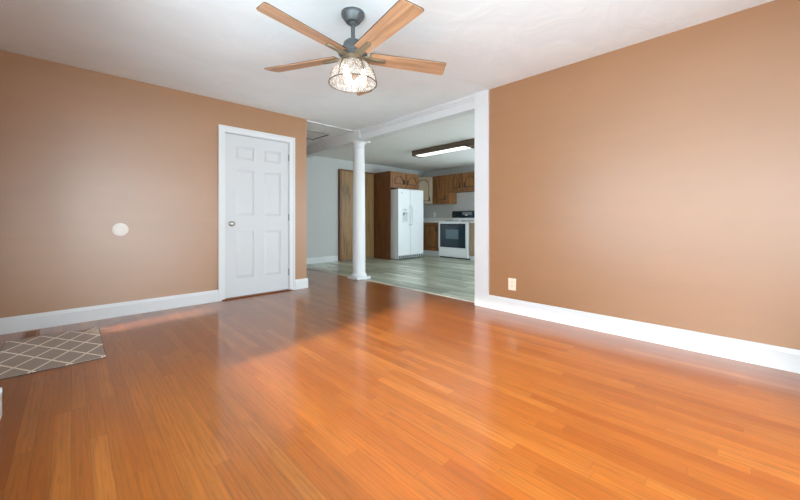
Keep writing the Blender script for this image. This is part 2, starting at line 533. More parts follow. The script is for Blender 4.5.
wf = MB().box(XF - 0.14, XF, YB, W2[0], 0, H).box(XF - 0.14, XF, W2[1], 2.61, 0, H)
wf.box(XF - 0.14, XF, W2[0], W2[1], 0, W2[2]).box(XF - 0.14, XF, W2[0], W2[1], W2[3], H)
wf.box(XE - 0.14, XF - 0.14, 2.47, 2.61, 0, H)
struct(wf.build('wall_front', M['brown']), 'brown wall left of the camera')
D2 = (2.72, 3.54, 2.05)
W3 = (3.64, 4.0, 0.38, 1.0)
we = MB().box(XE - 0.14, XE, 2.61, D2[0], 0, H).box(XE - 0.14, XE, D2[1], W3[0], 0, H).box(XE - 0.14, XE, W3[1], YL, 0, H)
we.box(XE - 0.14, XE, D2[0], D2[1], D2[2], H).box(XE - 0.14, XE, W3[0], W3[1], W3[3], H).box(XE - 0.14, XE, W3[0], W3[1], 0, W3[2])
struct(we.build('wall_entry', M['brown']), 'brown wall holding the entrance door')
struct(MB().box(XW, XK + 0.15, YG, YG + 0.13, 0, H).build('wall_grey', M['grey']), 'pale grey-blue wall at the end of hall and kitchen')
W4 = (2.2, 3.9, 1.08, 2.1)
wk = MB().box(XK, XK + 0.15, 0.35, W4[0], 0, H).box(XK, XK + 0.15, W4[1], YG, 0, H)
wk.box(XK, XK + 0.15, W4[0], W4[1], 0, W4[2]).box(XK, XK + 0.15, W4[0], W4[1], W4[3], H)
struct(wk.build('wall_kitchen', M['grey']), 'pale grey-blue kitchen wall behind the range')
W5 = (5.0, 6.9, 0.2, 1.95)
we2 = MB().box(XR + 0.145, W5[0], 0.35, 0.5, 0, H).box(W5[1], XK, 0.35, 0.5, 0, H).box(W5[0], W5[1], 0.35, 0.5, 0, W5[2]).box(W5[0], W5[1], 0.35, 0.5, W5[3], H)
struct(we2.build('wall_kitchen_end', M['grey']), 'near end wall of the kitchen')
struct(MB().box(XR + 0.145, XR + 0.155, 0.5, 2.10, 0, H).build('wall_kitchen_side', M['grey']), 'kitchen side of the tan wall')

# ------------------------------------------------------------------ windows
def window(name, label, axis, plane, thick, a0, a1, z0, z1, nx, nz):
    """a window set in the wall slab plane..plane+thick along axis X or Y"""
    r = sroot(name, label)
    def bx(mb, a, b, c0, c1, q0, q1):
        if axis == 'Y': mb.box(a, b, c0, c1, q0, q1)
        else: mb.box(c0, c1, a, b, q0, q1)
        return mb
    p0, p1 = min(plane, plane + thick), max(plane, plane + thick)
    m = (p0 + p1) / 2
    f = MB(); t = 0.05
    bx(f, a0, a0 + t, p0, p1, z0, z1); bx(f, a1 - t, a1, p0, p1, z0, z1)
    bx(f, a0 + t, a1 - t, p0, p1, z0, z0 + t); bx(f, a0 + t, a1 - t, p0, p1, z1 - t, z1)
    for i in range(1, nx):
        a = a0 + (a1 - a0) * i / nx; bx(f, a - 0.02, a + 0.02, m - 0.025, m + 0.025, z0 + t, z1 - t)
    for i in range(1, nz):
        z = z0 + (z1 - z0) * i / nz; bx(f, a0 + t, a1 - t, m - 0.022, m + 0.022, z - 0.02, z + 0.02)
    f.build('window_frame', M['trim'], r)
    bx(MB(), a0 + t, a1 - t, m - 0.003, m + 0.003, z0 + t, z1 - t).build('window_pane', M['pane'], r)
    s = 1 if thick < 0 else -1                      # towards the room
    c = MB(); e = plane + s * 0.018; q0, q1 = min(plane, e), max(plane, e)
    bx(c, a0 - 0.06, a0, q0, q1, z0, z1 + 0.06); bx(c, a1, a1 + 0.06, q0, q1, z0, z1 + 0.06); bx(c, a0, a1, q0, q1, z1, z1 + 0.06)
    c.build('window_casing', M['trim'], r)
    e = plane + s * 0.02; q0, q1 = min(plane, e), max(plane, e)
    bx(MB(), a0 - 0.08, a1 + 0.08, q0, q1, z0 - 0.03, z0).build('window_sill', M['trim'], r)
    return r
window('window_1', 'wide white window in the wall behind the camera', 'Y', YB, -0.15, *W1[:2], *W1[2:], 3, 2)
window('window_2', 'white window in the wall left of the camera', 'X', XF, -0.14, *W2[:2], *W2[2:], 1, 1)
window('window_3', 'narrow sidelight beside the entrance door', 'X', XE, -0.14, *W3[:2], *W3[2:], 1, 1)
window('window_4', 'kitchen window over the sink counter', 'X', XK, 0.15, *W4[:2], *W4[2:], 2, 1)
window('window_5', 'glazed opening in the end wall of the kitchen', 'Y', 0.5, -0.15, *W5[:2], *W5[2:], 2, 1)
portal('portal_1', ((W1[0] + W1[1]) / 2, YB - 0.16, (W1[2] + W1[3]) / 2), (0, 1, 0), W1[1] - W1[0], W1[3] - W1[2])
portal('portal_2', (XF - 0.15, (W2[0] + W2[1]) / 2, (W2[2] + W2[3]) / 2), (1, 0, 0), W2[1] - W2[0], W2[3] - W2[2])
portal('portal_3', (XE - 0.15, (W3[0] + W3[1]) / 2, (W3[2] + W3[3]) / 2), (1, 0, 0), W3[1] - W3[0], W3[3] - W3[2])
portal('portal_4', (XK + 0.16, (W4[0] + W4[1]) / 2, (W4[2] + W4[3]) / 2), (-1, 0, 0), W4[1] - W4[0], W4[3] - W4[2])
portal('portal_5', ((W5[0] + W5[1]) / 2, 0.34, (W5[2] + W5[3]) / 2), (0, 1, 0), W5[1] - W5[0], W5[3] - W5[2])

# ------------------------------------------------------------------ baseboards
def base_profile(h=0.14, t=0.018):
    return [(0, 0), (t, 0), (t, h - 0.03), (t * 0.75, h - 0.022), (t * 0.45, h - 0.004), (t * 0.3, h), (0, h)]
def run(mb, p0, p1, nrm, prof):
    """moulding of the given profile (out, up) between p0 and p1, coming out along nrm"""
    b = bmesh.new(); n = Vector(nrm); A = []
    for p in (p0, p1):
        A.append([b.verts.new(Vector(p) + n * o + Vector((0, 0, z))) for o, z in prof])
    k = len(prof)
    for i in range(k): b.faces.new((A[0][i], A[0][(i + 1) % k], A[1][(i + 1) % k], A[1][i]))
    b.faces.new(A[0]); b.faces.new(A[1][::-1])
    mb.add(b); return mb
bp = base_profile()
bl = MB()
run(bl, (XE, YL, 0), (1.275, YL, 0), (0, -1, 0), bp); run(bl, (2.266, YL, 0), (XW + 0.018, YL, 0), (0, -1, 0), bp)
run(bl, (XW, YL, 0), (XW, YG, 0), (1, 0, 0), bp)
struct(bl.build('baseboard_left', M['trim']), 'white baseboard under the brown left wall')
struct(run(MB(), (XR, YB, 0), (XR, 2.03, 0), (-1, 0, 0), base_profile(0.146, 0.02)).build('baseboard_right', M['trim']), 'white baseboard under the tan right wall')
bf = MB()
run(bf, (XF, YB, 0), (XF, 2.628, 0), (1, 0, 0), bp); run(bf, (XE, 2.61, 0), (XF + 0.018, 2.61, 0), (0, 1, 0), bp)
struct(bf.build('baseboard_front', M['trim']), 'white baseboard ending at the left edge of the picture')
struct(run(MB(), (XF, YB, 0), (XR, YB, 0), (0, 1, 0), bp).build('baseboard_back', M['trim']), 'white baseboard behind the camera')
struct(run(MB(), (XW + 0.018, YG, 0), (4.58, YG, 0), (0, -1, 0), base_profile(0.135)).build('baseboard_grey', M['trim']), 'white baseboard under the grey-blue wall')

# ------------------------------------------------------------------ header beam, end post, column
hb = MB()
hb.box(XR + 0.01, XR + 0.135, 2.207, YG, 2.28, H)
hb.box(XR - 0.004, XR + 0.149, 2.207, YG, 2.272, 2.292, 0.003)          # lower edge strip
hb.box(XR - 0.012, XR + 0.157, 2.207, YG, 2.405, H, 0.004)              # upper step
hb.box(XR - 0.002, XR + 0.147, 2.207, YG, 2.375, 2.405, 0.004)
hb.box(XR - 0.03, XR + 0.175, 4.38, 4.72, 2.30, H, 0.004)              # block over the column
struct(hb.build('trim_2', M['trim']), 'white boxed header beam between living room and kitchen')
pb = MB().box(XR - 0.008, XR + 0.153, 2.185, 2.207, 0, 2.28)
pb.box(XR - 0.020, XR, 2.03, 2.207, 0, H).box(XR + 0.145, XR + 0.163, 2.10, 2.207, 0, 2.28)
struct(pb.build('trim_3', M['trim']), 'white post casing at the end of the tan wall')
struct(MB().box(XW, XR - 0.012, YL + 0.03, YL + 0.075, H - 0.014, H, 0.004).build('trim_4', M['trim']), 'thin white strip on the ceiling from brown wall to header')

cx, cy = 3.45, 4.545
col = thing('column', 'round white column standing at the corner between oak floor and kitchen', 'column', (cx, cy, 0.006))
MB().box(cx - 0.137, cx + 0.137, cy - 0.137, cy + 0.137, 0.006, 0.046, 0.004).build('plinth', M['trim'], col)
MB().lathe([(0, 0.046), (0.128, 0.046), (0.133, 0.06), (0.128, 0.075), (0.112, 0.09), (0.110, 0.10), (0.106, 0.125), (0.1055, 0.7),
            (0.100, 1.5), (0.091, 2.15), (0.091, 2.17), (0.097, 2.175), (0.097, 2.185), (0.090, 2.19), (0.090, 2.225), (0, 2.225)], (cx, cy, 0), 40).build('shaft', M['trim'], col, True)
MB().lathe([(0, 2.225), (0.092, 2.225), (0.098, 2.24), (0.118, 2.262), (0.124, 2.27), (0, 2.27)], (cx, cy, 0), 40).box(cx - 0.135, cx + 0.135, cy - 0.135, cy + 0.135, 2.27, 2.30, 0.003).build('capital', M['trim'], col, True)

# ------------------------------------------------------------------ white six panel door
d1 = sroot('door_1', 'white six-panel door in the brown wall', (1.76, YL, 0))
jb = MB().box(DX0, DX0 + 0.010, YL, YL + 0.12, 0, DZ).box(DX1 - 0.010, DX1, YL, YL + 0.12, 0, DZ).box(DX0 + 0.01, DX1 - 0.01, YL, YL + 0.12, DZ - 0.010, DZ)
jb.box(DX0 + 0.01, DX0 + 0.022, YL + 0.055, YL + 0.12, 0, DZ - 0.01).box(DX1 - 0.022, DX1 - 0.01, YL + 0.055, YL + 0.12, 0, DZ - 0.01).box(DX0 + 0.022, DX1 - 0.022, YL + 0.055, YL + 0.12, DZ - 0.022, DZ - 0.01)
jb.build('door_jamb', M['trim'], d1)
cs = MB()
CW = 0.068
O, U, V, Nn = (0, YL, 0), (1, 0, 0), (0, 0, 1), (0, -1, 0)
cs.shape([(DX0 - CW, 0), (DX0, 0), (DX0, DZ), (DX1, DZ), (DX1, 0), (DX1 + CW + 0.008, 0), (DX1 + CW + 0.008, DZ + CW), (DX0 - CW, DZ + CW)], [], O, U, V, Nn, 0, 0.014, 0.002)
cs.shape([(DX0 - CW, 0), (DX0 - CW + 0.02, 0), (DX0 - CW + 0.02, DZ + CW - 0.02), (DX1 + CW - 0.012, DZ + CW - 0.02), (DX1 + CW - 0.012, 0), (DX1 + CW + 0.008, 0), (DX1 + CW + 0.008, DZ + CW), (DX0 - CW, DZ + CW)], [], O, U, V, Nn, 0.012, 0.020, 0.002)
cs.build('door_casing', M['trim'], d1)
LX0, LX1, LZ0, LZ1 = DX0 + 0.013, DX1 - 0.013, 0.022, DZ - 0.017
lf = MB()
yd = YL + 0.008
cols = [(1.477, 1.700), (1.832, 2.058)]
rows = [(0.242, 0.845), (1.032, 1.62), (1.742, 1.912)]
holes = []; 
for a0, a1 in cols:
    for b0, b1 in rows: holes.append((a0, a1, b0, b1))
lf.box(LX0, LX1, yd + 0.012, yd + 0.036, LZ0, LZ1)
rect = lambda r: [(r[0], r[2]), (r[1], r[2]), (r[1], r[3]), (r[0], r[3])]
lf.shape(rect((LX0, LX1, LZ0, LZ1)), [rect(r) for r in holes], (0, yd, 0), U, V, Nn, -0.0125, 0.0, 0.0025)
for r in holes:
    a = 0.006; b = 0.034
    lf.frustum((0, yd, 0), U, V, Nn, (r[0] + a, r[1] - a, r[2] + a, r[3] - a), -0.0122, (r[0] + b, r[1] - b, r[2] + b, r[3] - b), -0.002)
lf.build('door_leaf', M['doorw'], d1)
kn = MB().lathe([(0, 0), (0.032, 0), (0.032, 0.004), (0.027, 0.009), (0.012, 0.012), (0.011, 0.03), (0.018, 0.036), (0.027, 0.046), (0.029, 0.056), (0.025, 0.066), (0.014, 0.072), (0, 0.073)], (1.424, yd, 0.935), 28, 'Y')
kn.build('door_knob', M['nickel'], d1, True)
for z in (0.26, 1.02, 1.845):
    MB().box(LX1 - 0.004, LX1 + 0.012, YL - 0.002, YL + 0.004, z - 0.045, z + 0.045).lathe([(0, -0.047), (0.0055, -0.047), (0.0055, 0.047), (0, 0.047)], (LX1 + 0.005, YL - 0.005, z), 12).build('hinge', M['nickel'], d1)
MB().box(DX0 - 0.03, DX1 + 0.03, YL - 0.035, YL + 0.12, 0, 0.014, 0.004).build('door_threshold', M['threshold'], d1)

# entrance door (out of the picture, in the recess on the left)
d2 = sroot('door_2', 'white entrance door in the recess on the left', (XE, 3.13, 0))
MB().box(XE - 0.09, XE - 0.045, D2[0] + 0.02, D2[1] - 0.02, 0.012, D2[2] - 0.02, 0.003).build('door_leaf', M['doorw'], d2)
MB().box(XE - 0.14, XE, D2[0], D2[0] + 0.018, 0, D2[2]).box(XE - 0.14, XE, D2[1] - 0.018, D2[1], 0, D2[2]).box(XE - 0.14, XE, D2[0] + 0.018, D2[1] - 0.018, D2[2] - 0.018, D2[2]).build('door_jamb', M['trim'], d2)
MB().box(XE, XE + 0.018, D2[0] - 0.06, D2[0], 0, D2[2] + 0.06).box(XE, XE + 0.018, D2[1], D2[1] + 0.04, 0, D2[2] + 0.06).box(XE, XE + 0.018, D2[0], D2[1], D2[2], D2[2] + 0.06).build('door_casing', M['trim'], d2)
MB().lathe([(0, 0), (0.032, 0), (0.03, 0.008), (0.012, 0.012), (0.012, 0.03), (0.028, 0.046), (0.026, 0.062), (0, 0.07)], (XE - 0.045, 2.82, 0.95), 24, 'X').build('door_knob', M['nickel'], d2, True)

# ------------------------------------------------------------------ small fittings
cp = MB().lathe([(0.066, 0), (0.066, 0.003), (0.062, 0.006), (0.03, 0.0075), (0, 0.008)], (0.358, YL, 0.883), 40, 'Y').build('blank_cover_plate', M['cover'], None, True)
tag(cp, 'round white blank cover plate on the brown wall', 'cover plate')

def outlet(nm, label, o, u, n, mat, kind='duplex'):
    o = Vector(o); t = thing(nm, label, 'outlet', o)
    v = (0, 0, 1)
    w, h = 0.042, 0.061
    MB().shape([(-w, -h), (w, -h), (w, h), (-w, h)], [], o, u, v, n, 0, 0.006, 0.002).build('plate', mat, t)
    for s in (-1, 1):
        z = s * 0.0215
        pts = [(0.017 * math.cos(a), z + 0.0145 * max(-0.9, min(0.9, math.sin(a) * 1.15))) for a in [2 * PI * i / 24 for i in range(24)]]
        rc = MB().shape(pts, [], o, u, v, n, 0.006, 0.008).build('receptacle', mat, t)
        sl = MB()
        for dx in (-0.006, 0.006): sl.shape([(dx - 0.0012, z), (dx + 0.0012, z), (dx + 0.0012, z + 0.008), (dx - 0.0012, z + 0.008)], [], o, u, v, n, 0.008, 0.0084)
        sl.shape([(-0.002, z - 0.009), (0.002, z - 0.009), (0.002, z - 0.005), (-0.002, z - 0.005)], [], o, u, v, n, 0.008, 0.0084)
        sl.build('slot', M['slot'], rc)
    return t
outlet('wall_outlet', 'ivory duplex outlet low on the tan wall beside the white post', (XR, 1.752, 0.30), (0, -1, 0), (-1, 0, 0), M['ivory'])
outlet('wall_outlet', 'white outlet on the kitchen wall above the counter beside the fridge', (XK, 6.43, 1.14), (0, -1, 0), (-1, 0, 0), M['cover'])

# doormat
rg = thing('doormat', 'taupe doormat with cream diamond lattice lying by the left wall', 'rug', (0, 0, 0))
MB().box(-0.378, 0.176, 3.193, 4.137, 0.001, 0.009, 0.003).build('pile', M['rug'], rg)
MB().box(-0.381, 0.179, 3.190, 4.140, 0.0, 0.005, 0.001).build('bound_edge', M['rugedge'], rg)

# floor register between doormat and baseboard
fr = thing('floor_register', 'brown metal floor register half hidden behind the doormat', 'floor vent', (-0.25, 4.22, 0))
MB().shape([(-0.30, 4.155), (-0.20, 4.155), (-0.20, 4.40), (-0.30, 4.40)], [[(-0.282, 4.173), (-0.218, 4.173), (-0.218, 4.382), (-0.282, 4.382)]], (0, 0, 0), (1, 0, 0), (0, 1, 0), (0, 0, 1), 0, 0.006, 0.001).build('frame', M['register'], fr)
sl = MB()
for i in range(9):
    y = 4.186 + i * 0.023
    sl.box(-0.282, -0.218, y - 0.003, y + 0.003, 0.001, 0.005)
sl.build('louvre', M['register'], fr)
MB().box(-0.282, -0.218, 4.173, 4.382, 0.0, 0.001).build('duct_opening', M['slot'], fr)

# attic hatch in the hallway ceiling
ht = thing('attic_hatch', 'square attic hatch panel recessed in the hallway ceiling', 'hatch', ((HX0 + HX1) / 2, (HY0 + HY1) / 2, H))
MB().box(HX0 + 0.006, HX1 - 0.006, HY0 + 0.006, HY1 - 0.006, H + 0.026, H + 0.04).build('hatch_panel', M['ceil'], ht)
MB().shape(rect((HX0, HX1, HY0, HY1)), [rect((HX0 + 0.03, HX1 - 0.004, HY0 + 0.03, HY1 - 0.004))], (0, 0, H), (1, 0, 0), (0, 1, 0), (0, 0, 1), 0.004, 0.026).build('hatch_stop', M['groove'], ht)  # rim coloured dark to stand for the shade in the recess

# ------------------------------------------------------------------ ceiling fan
fx, fy = 1.43, 1.954
fan = thing('ceiling_fan', 'five-blade wooden ceiling fan with pewter motor and caged glass light', 'ceiling fan', (fx, fy, H))
MB().lathe([(0, H), (0.082, H), (0.082, H - 0.016), (0.080, H - 0.022), (0.050, H - 0.062), (0.046, H - 0.066), (0.036, H - 0.068), (0, H - 0.068)], (fx, fy, 0), 40).build('canopy', M['pewter'], fan, True)
MB().lathe([(0, 2.374), (0.032, 2.374), (0.032, 2.366), (0.022, 2.354), (0.0145, 2.350), (0.0145, 2.235), (0, 2.235)], (fx, fy, 0), 24).build('downrod', M['pewter'], fan, True)
MB().lathe([(0, 2.262), (0.02, 2.26), (0.024, 2.252), (0.046, 2.246), (0.064, 2.23), (0.071, 2.205), (0.073, 2.182), (0.098, 2.176), (0.102, 2.168), (0.102, 2.150), (0.094, 2.142), (0.07, 2.132), (0.055, 2.125), (0, 2.125)], (fx, fy, 0), 40).build('motor_housing', M['pewter'], fan, True)
BZ = 2.137
def blade(angle):
    R = Matrix.Translation((fx, fy, BZ)) @ Matrix.Rotation(math.radians(angle), 4, 'Z')
    T = R @ Matrix.Rotation(math.radians(PITCH), 4, 'X')
    def poly(x0, x1, w0, w1, n=4, rr=0.018, skew=0.012):
        p = [(x0, -w0 / 2), (x0, w0 / 2)]
        for i in range(n + 1):
            a = PI / 2 * (1 - i / n); p.append((x1 - rr + skew + rr * math.cos(a), w1 / 2 - rr + rr * math.sin(a)))
        for i in range(n + 1):
            a = -PI / 2 * i / n; p.append((x1 - rr - skew + rr * math.cos(a), -w1 / 2 + rr + rr * math.sin(a)))
        return p
    m = MB().shape(poly(0.12, 0.705, 0.112, 0.138)[::-1], [], (0, 0, 0), (1, 0, 0), (0, 1, 0), (0, 0, 1), -0.0025, 0.0025)
    bo = m.build('blade', M['blade'], None)
    bo.data.transform(Matrix.Translation((0, 0, 0)))
    bo.parent = fan; bo.matrix_local = Matrix.Translation(-Vector(fan.location)) @ T
    # dark rounded edge band and upper face
    e = MB().shape(poly(0.118, 0.707, 0.116, 0.142)[::-1], [], (0, 0, 0), (1, 0, 0), (0, 1, 0), (0, 0, 1), 0.0025, 0.006, 0.001)
    eo = e.build('blade_edge', M['bladeedge'], None); eo.parent = bo
    # iron: arm from the hub and tongue on the underside
    i_ = MB()
    i_.shape([(0.06, -0.018), (0.06, 0.018), (0.13, 0.0145), (0.23, 0.0135), (0.236, 0.009), (0.236, -0.009), (0.23, -0.0135), (0.13, -0.0145)], [], (0, 0, 0), (1, 0, 0), (0, 1, 0), (0, 0, 1), -0.017, -0.003, 0.002)
    i_.box(0.07, 0.125, -0.03, 0.03, -0.0165, -0.004, 0.003)
    io = i_.build('blade_iron', M['bronze'], None); io.parent = fan
    io.matrix_local = Matrix.Translation(-Vector(fan.location)) @ T
PITCH = -12
for k in range(5): blade(-171 + 72 * k)
# light kit
MB().lathe([(0, 2.13), (0.075, 2.13), (0.078, 2.118), (0.06, 2.105), (0.052, 2.09), (0.046, 2.086), (0, 2.086)], (fx, fy, 0), 36).build('light_fitter', M['bronze'], fan, True)
sp_ = [(0.05, 2.100), (0.085, 2.092), (0.112, 2.075), (0.135, 2.045), (0.150, 2.01), (0.160, 1.97), (0.165, 1.945)]
sh_ = MB().lathe(sp_ + [(0.161, 1.944), (0.156, 1.97), (0.146, 2.01), (0.131, 2.043), (0.109, 2.071), (0.083, 2.088), (0.05, 2.096)], (fx, fy, 0), 48).build('glass_shade', M['glass'], fan, True)
cg = MB()
cg.tube([(fx + 0.168 * math.cos(a), fy + 0.168 * math.sin(a), 1.944) for a in [2 * PI * i / 48 for i in range(48)]], 0.0035, 8, True)
cg.tube([(fx + 0.058 * math.cos(a), fy + 0.058 * math.sin(a), 2.102) for a in [2 * PI * i / 32 for i in range(32)]], 0.004, 8, True)
for k in range(6):
    a = math.radians(20 + 60 * k)
    cg.tube([(fx + (r + 0.004) * math.cos(a), fy + (r + 0.004) * math.sin(a), z + 0.002) for r, z in sp_], 0.0034, 6)
cg.build('wire_cage', M['wire'], fan, True)
for k in range(3):
    a = math.radians(75 + 120 * k); bx_, by_ = fx + 0.075 * math.cos(a), fy + 0.075 * math.sin(a)
    tl = Matrix.Translation((bx_, by_, 2.075)) @ Matrix.Rotation(0.45, 4, Vector((-math.sin(a), math.cos(a), 0)))
    so = MB().lathe([(0, 0.02), (0.016, 0.02), (0.018, 0.0), (0.018, -0.03), (0, -0.03)], (0, 0, 0), 16, 'Z', Matrix.Translation((bx_, by_, 2.075))).build('lamp_socket', M['bronze'], fan, True)
    MB().lathe([(0, -0.028), (0.011, -0.03), (0.012, -0.045), (0.017, -0.06), (0.021, -0.078), (0.019, -0.094), (0.010, -0.105), (0, -0.107)], (0, 0, 0), 20, 'Z', Matrix.Translation((bx_, by_, 2.075))).build('bulb', M['bulb'], so, True)
MB().tube([(fx + 0.05, fy - 0.055, 2.1), (fx + 0.062, fy - 0.06, 2.06), (fx + 0.062, fy - 0.06, 2.0)], 0.0012, 6).build('pull_chain', M['bronze'], fan)

# ------------------------------------------------------------------ fluorescent kitchen light
lx0, lx1, ly0, ly1 = 5.16, 5.41, 3.40, 4.955
fl = thing('fluorescent_light', 'long lit fluorescent ceiling light with wood-look ends in the kitchen', 'ceiling light', ((lx0 + lx1) / 2, (ly0 + ly1) / 2, H))
MB().box(lx0, lx0 + 0.02, ly0 + 0.22, ly1 - 0.09, H - 0.10, H).box(lx1 - 0.02, lx1, ly0 + 0.22, ly1 - 0.09, H - 0.10, H).box(lx0 + 0.02, lx1 - 0.02, ly0 + 0.22, ly1 - 0.09, H - 0.02, H).build('housing', M['fixwood'], fl)
MB().shape([(lx0 + 0.021, H - 0.08), (lx0 + 0.021, H - 0.101), (lx0 + 0.05, H - 0.113), (lx1 - 0.05, H - 0.113), (lx1 - 0.021, H - 0.101), (lx1 - 0.021, H - 0.08)], [], (0, 0, 0), (1, 0, 0), (0, 0, 1), (0, 1, 0), ly0 + 0.22, ly1 - 0.09).build('diffuser', M['tube'], fl)
for y0, y1 in ((ly0, ly0 + 0.22), (ly1 - 0.09, ly1)):
    MB().box(lx0 - 0.012, lx1 + 0.012, y0, y1, H - 0.116, H, 0.004).build('end_cap', M['fixwood'], fl)

# ------------------------------------------------------------------ kitchen cabinetry
def arch(a0, a1, b0, b1, rise, n=14):
    """rectangle whose top is a cathedral arch"""
    p = [(a0, b0), (a1, b0)]
    w = a1 - a0; sh = w * 0.05
    p.append((a1, b1 - rise)); p.append((a1 - sh, b1 - rise))
    for i in range(1, n):
        t = PI * i / n
        p.append(((a0 + a1) / 2 + (w / 2 - sh) * math.cos(t), b1 - rise + rise * math.sin(t)))
    p.append((a0 + sh, b1 - rise)); p.append((a0, b1 - rise))
    return p
def cab_door(o, u, n, a0, a1, b0, b1, parent, mat, handle=None, arched=True, label=None):
    """framed door with a raised panel in the plane through o spanned by u and up; handle = (a, b0, b1)"""
    v = (0, 0, 1); st = min(0.055, (a1 - a0) * 0.17)
    w = a1 - a0
    rise = min(0.13, w * 0.34) if arched else 0
    f = lambda g: arch(a0 + g, a1 - g, b0 + g, b1 - g * 0.9, rise) if arched else [(a0 + g, b0 + g), (a1 - g, b0 + g), (a1 - g, b1 - g), (a0 + g, b1 - g)]
    m = MB().shape([(a0, b0), (a1, b0), (a1, b1), (a0, b1)], [f(st)], o, u, v, n, 0.001, 0.02, 0.002)
    m.shape(f(st + 0.022), [], o, u, v, n, 0.003, 0.019, 0.003)
    d = m.build('door', mat, parent)
    if label: d['label'] = label
    MB().shape([(a0 + 0.02, b0 + 0.02), (a1 - 0.02, b0 + 0.02), (a1 - 0.02, b1 - 0.02), (a0 + 0.02, b1 - 0.02)], [], o, u, v, n, 0.0, 0.0035).build('groove', M['groove'], d)
    if handle:
        a, h0, h1 = handle; O_ = Vector(o); U_ = Vector(u); N_ = Vector(n); Z = Vector((0, 0, 1))
        P = lambda b, e: O_ + U_ * a + Z * b + N_ * e
        hm = MB().tube([P(h0, 0.019), P(h0 + 0.008, 0.042), P((h0 + h1) / 2, 0.048), P(h1 - 0.008, 0.042), P(h1, 0.019)], 0.009, 8)
        hm.shape([(a - 0.013, h0 - 0.012), (a + 0.013, h0 - 0.012), (a + 0.013, h1 + 0.012), (a - 0.013, h1 + 0.012)], [], o, u, v, n, 0.019, 0.022)
        hm.build('handle', M['black'], d)
    return d
UY, NX = (0, -1, 0), (-1, 0, 0)          # doors facing the camera on the range wall: a = -y
UX, NY = (1, 0, 0), (0, -1, 0)           # doors on the grey wall: a = x

# closet door of brown wood against the grey wall
cl = thing('closet_door', 'tall brown wood bifold closet door on the grey-blue wall', 'closet door', (5.1, 6.84, 0))
MB().box(4.592, 4.640, 6.795, YG, 0, 2.205).box(4.64, 5.66, 6.80, YG, 2.17, 2.205).build('frame', M['oak_x'], cl)
for a, b in ((4.642, 5.148), (5.152, 5.658)):
    lm = MB().box(a, b, 6.808, 6.840, 0.012, 2.168, 0.003)
    lm.build('leaf', M['oak_door'], cl)
MB().lathe([(0, 0), (0.008, 0), (0.008, 0.012), (0.016, 0.022), (0.012, 0.03), (0, 0.032)], (5.09, 6.808, 1.0), 16, 'Y').build('knob', M['black'], cl, True)

# cabinet over the fridge with its tall end panel
fc = thing('fridge_cabinet', 'oak wall cabinet above the fridge with a tall end panel', 'cabinet', (6.18, 6.53, 0))
MB().box(5.668, 5.692, 6.20, YG - 0.002, 0.0, 2.20).build('end_panel', M['oak_x'], fc)
MB().box(5.692, 6.70, 6.22, YG - 0.002, 1.80, 2.20).build('body', M['oak'], fc)
MB().shape([(5.692, 1.80), (6.70, 1.80), (6.70, 2.20), (5.692, 2.20)], [[(5.76, 1.86), (6.63, 1.86), (6.63, 2.14), (5.76, 2.14)]], (0, 6.22, 0), UX, (0, 0, 1), NY, 0, 0.018).build('face_frame', M['oak'], fc)
cab_door((0, 6.202, 0), UX, NY, 5.735, 6.175, 1.838, 2.155, fc, M['oak'], (6.135, 1.90, 2.0))
cab_door((0, 6.202, 0), UX, NY, 6.225, 6.672, 1.838, 2.155, fc, M['oak'], (6.265, 1.90, 2.0))

# diagonal corner wall cabinet
cc = thing('corner_cabinet', 'pale oak diagonal corner wall cabinet with one arched door', 'cabinet', (7.4, 6.6, 1.43))
A = Vector((7.33, 6.244, 0)); B = Vector((6.95, 6.624, 0))
pent = [(7.33, 6.246), (XK - 0.002, 6.246), (XK - 0.002, YG - 0.002), (6.95, YG - 0.002), (6.95, 6.624)]
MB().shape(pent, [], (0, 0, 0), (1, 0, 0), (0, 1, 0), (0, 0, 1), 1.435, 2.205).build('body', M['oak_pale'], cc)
ud = (A - B).normalized(); nd_ = Vector((-1, -1, 0)).normalized(); ln = (A - B).length
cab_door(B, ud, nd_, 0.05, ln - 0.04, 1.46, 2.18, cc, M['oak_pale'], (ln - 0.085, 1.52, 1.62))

# tall wall cabinet and short wall cabinet over the range
tc = thing('wall_cabinet', 'oak single-door wall cabinet left of the range, above the counter', 'cabinet', (7.49, 5.94, 1.43))
MB().box(7.352, XK - 0.002, 5.645, 6.242, 1.43, 2.212).build('body', M['oak'], tc)
MB().shape([(-6.242, 1.43), (-5.645, 1.43), (-5.645, 2.212), (-6.242, 2.212)], [[(-6.18, 1.5), (-5.71, 1.5), (-5.71, 2.14), (-6.18, 2.14)]], (7.352, 0, 0), UY, (0, 0, 1), NX, 0, 0.018).build('face_frame', M['oak'], tc)
cab_door((7.334, 0, 0), UY, NX, -6.105, -5.72, 1.475, 2.165, tc, M['oak'], (-5.79, 1.53, 1.65))
sc_ = thing('wall_cabinet', 'short oak two-door wall cabinet over the range', 'cabinet', (7.49, 5.15, 1.73))
MB().box(7.352, XK - 0.002, 4.72, 5.642, 1.735, 2.212).build('body', M['oak'], sc_)
MB().shape([(-5.642, 1.735), (-4.72, 1.735), (-4.72, 2.212), (-5.642, 2.212)], [[(-5.58, 1.8), (-4.78, 1.8), (-4.78, 2.15), (-5.58, 2.15)]], (7.352, 0, 0), UY, (0, 0, 1), NX, 0, 0.018).build('face_frame', M['oak'], sc_)
cab_door((7.334, 0, 0), UY, NX, -5.60, -5.255, 1.775, 2.17, sc_, M['oak'], (-5.295, 1.83, 1.95))
cab_door((7.334, 0, 0), UY, NX, -5.185, -4.76, 1.775, 2.17, sc_, M['oak'], (-5.135, 1.83, 1.95))

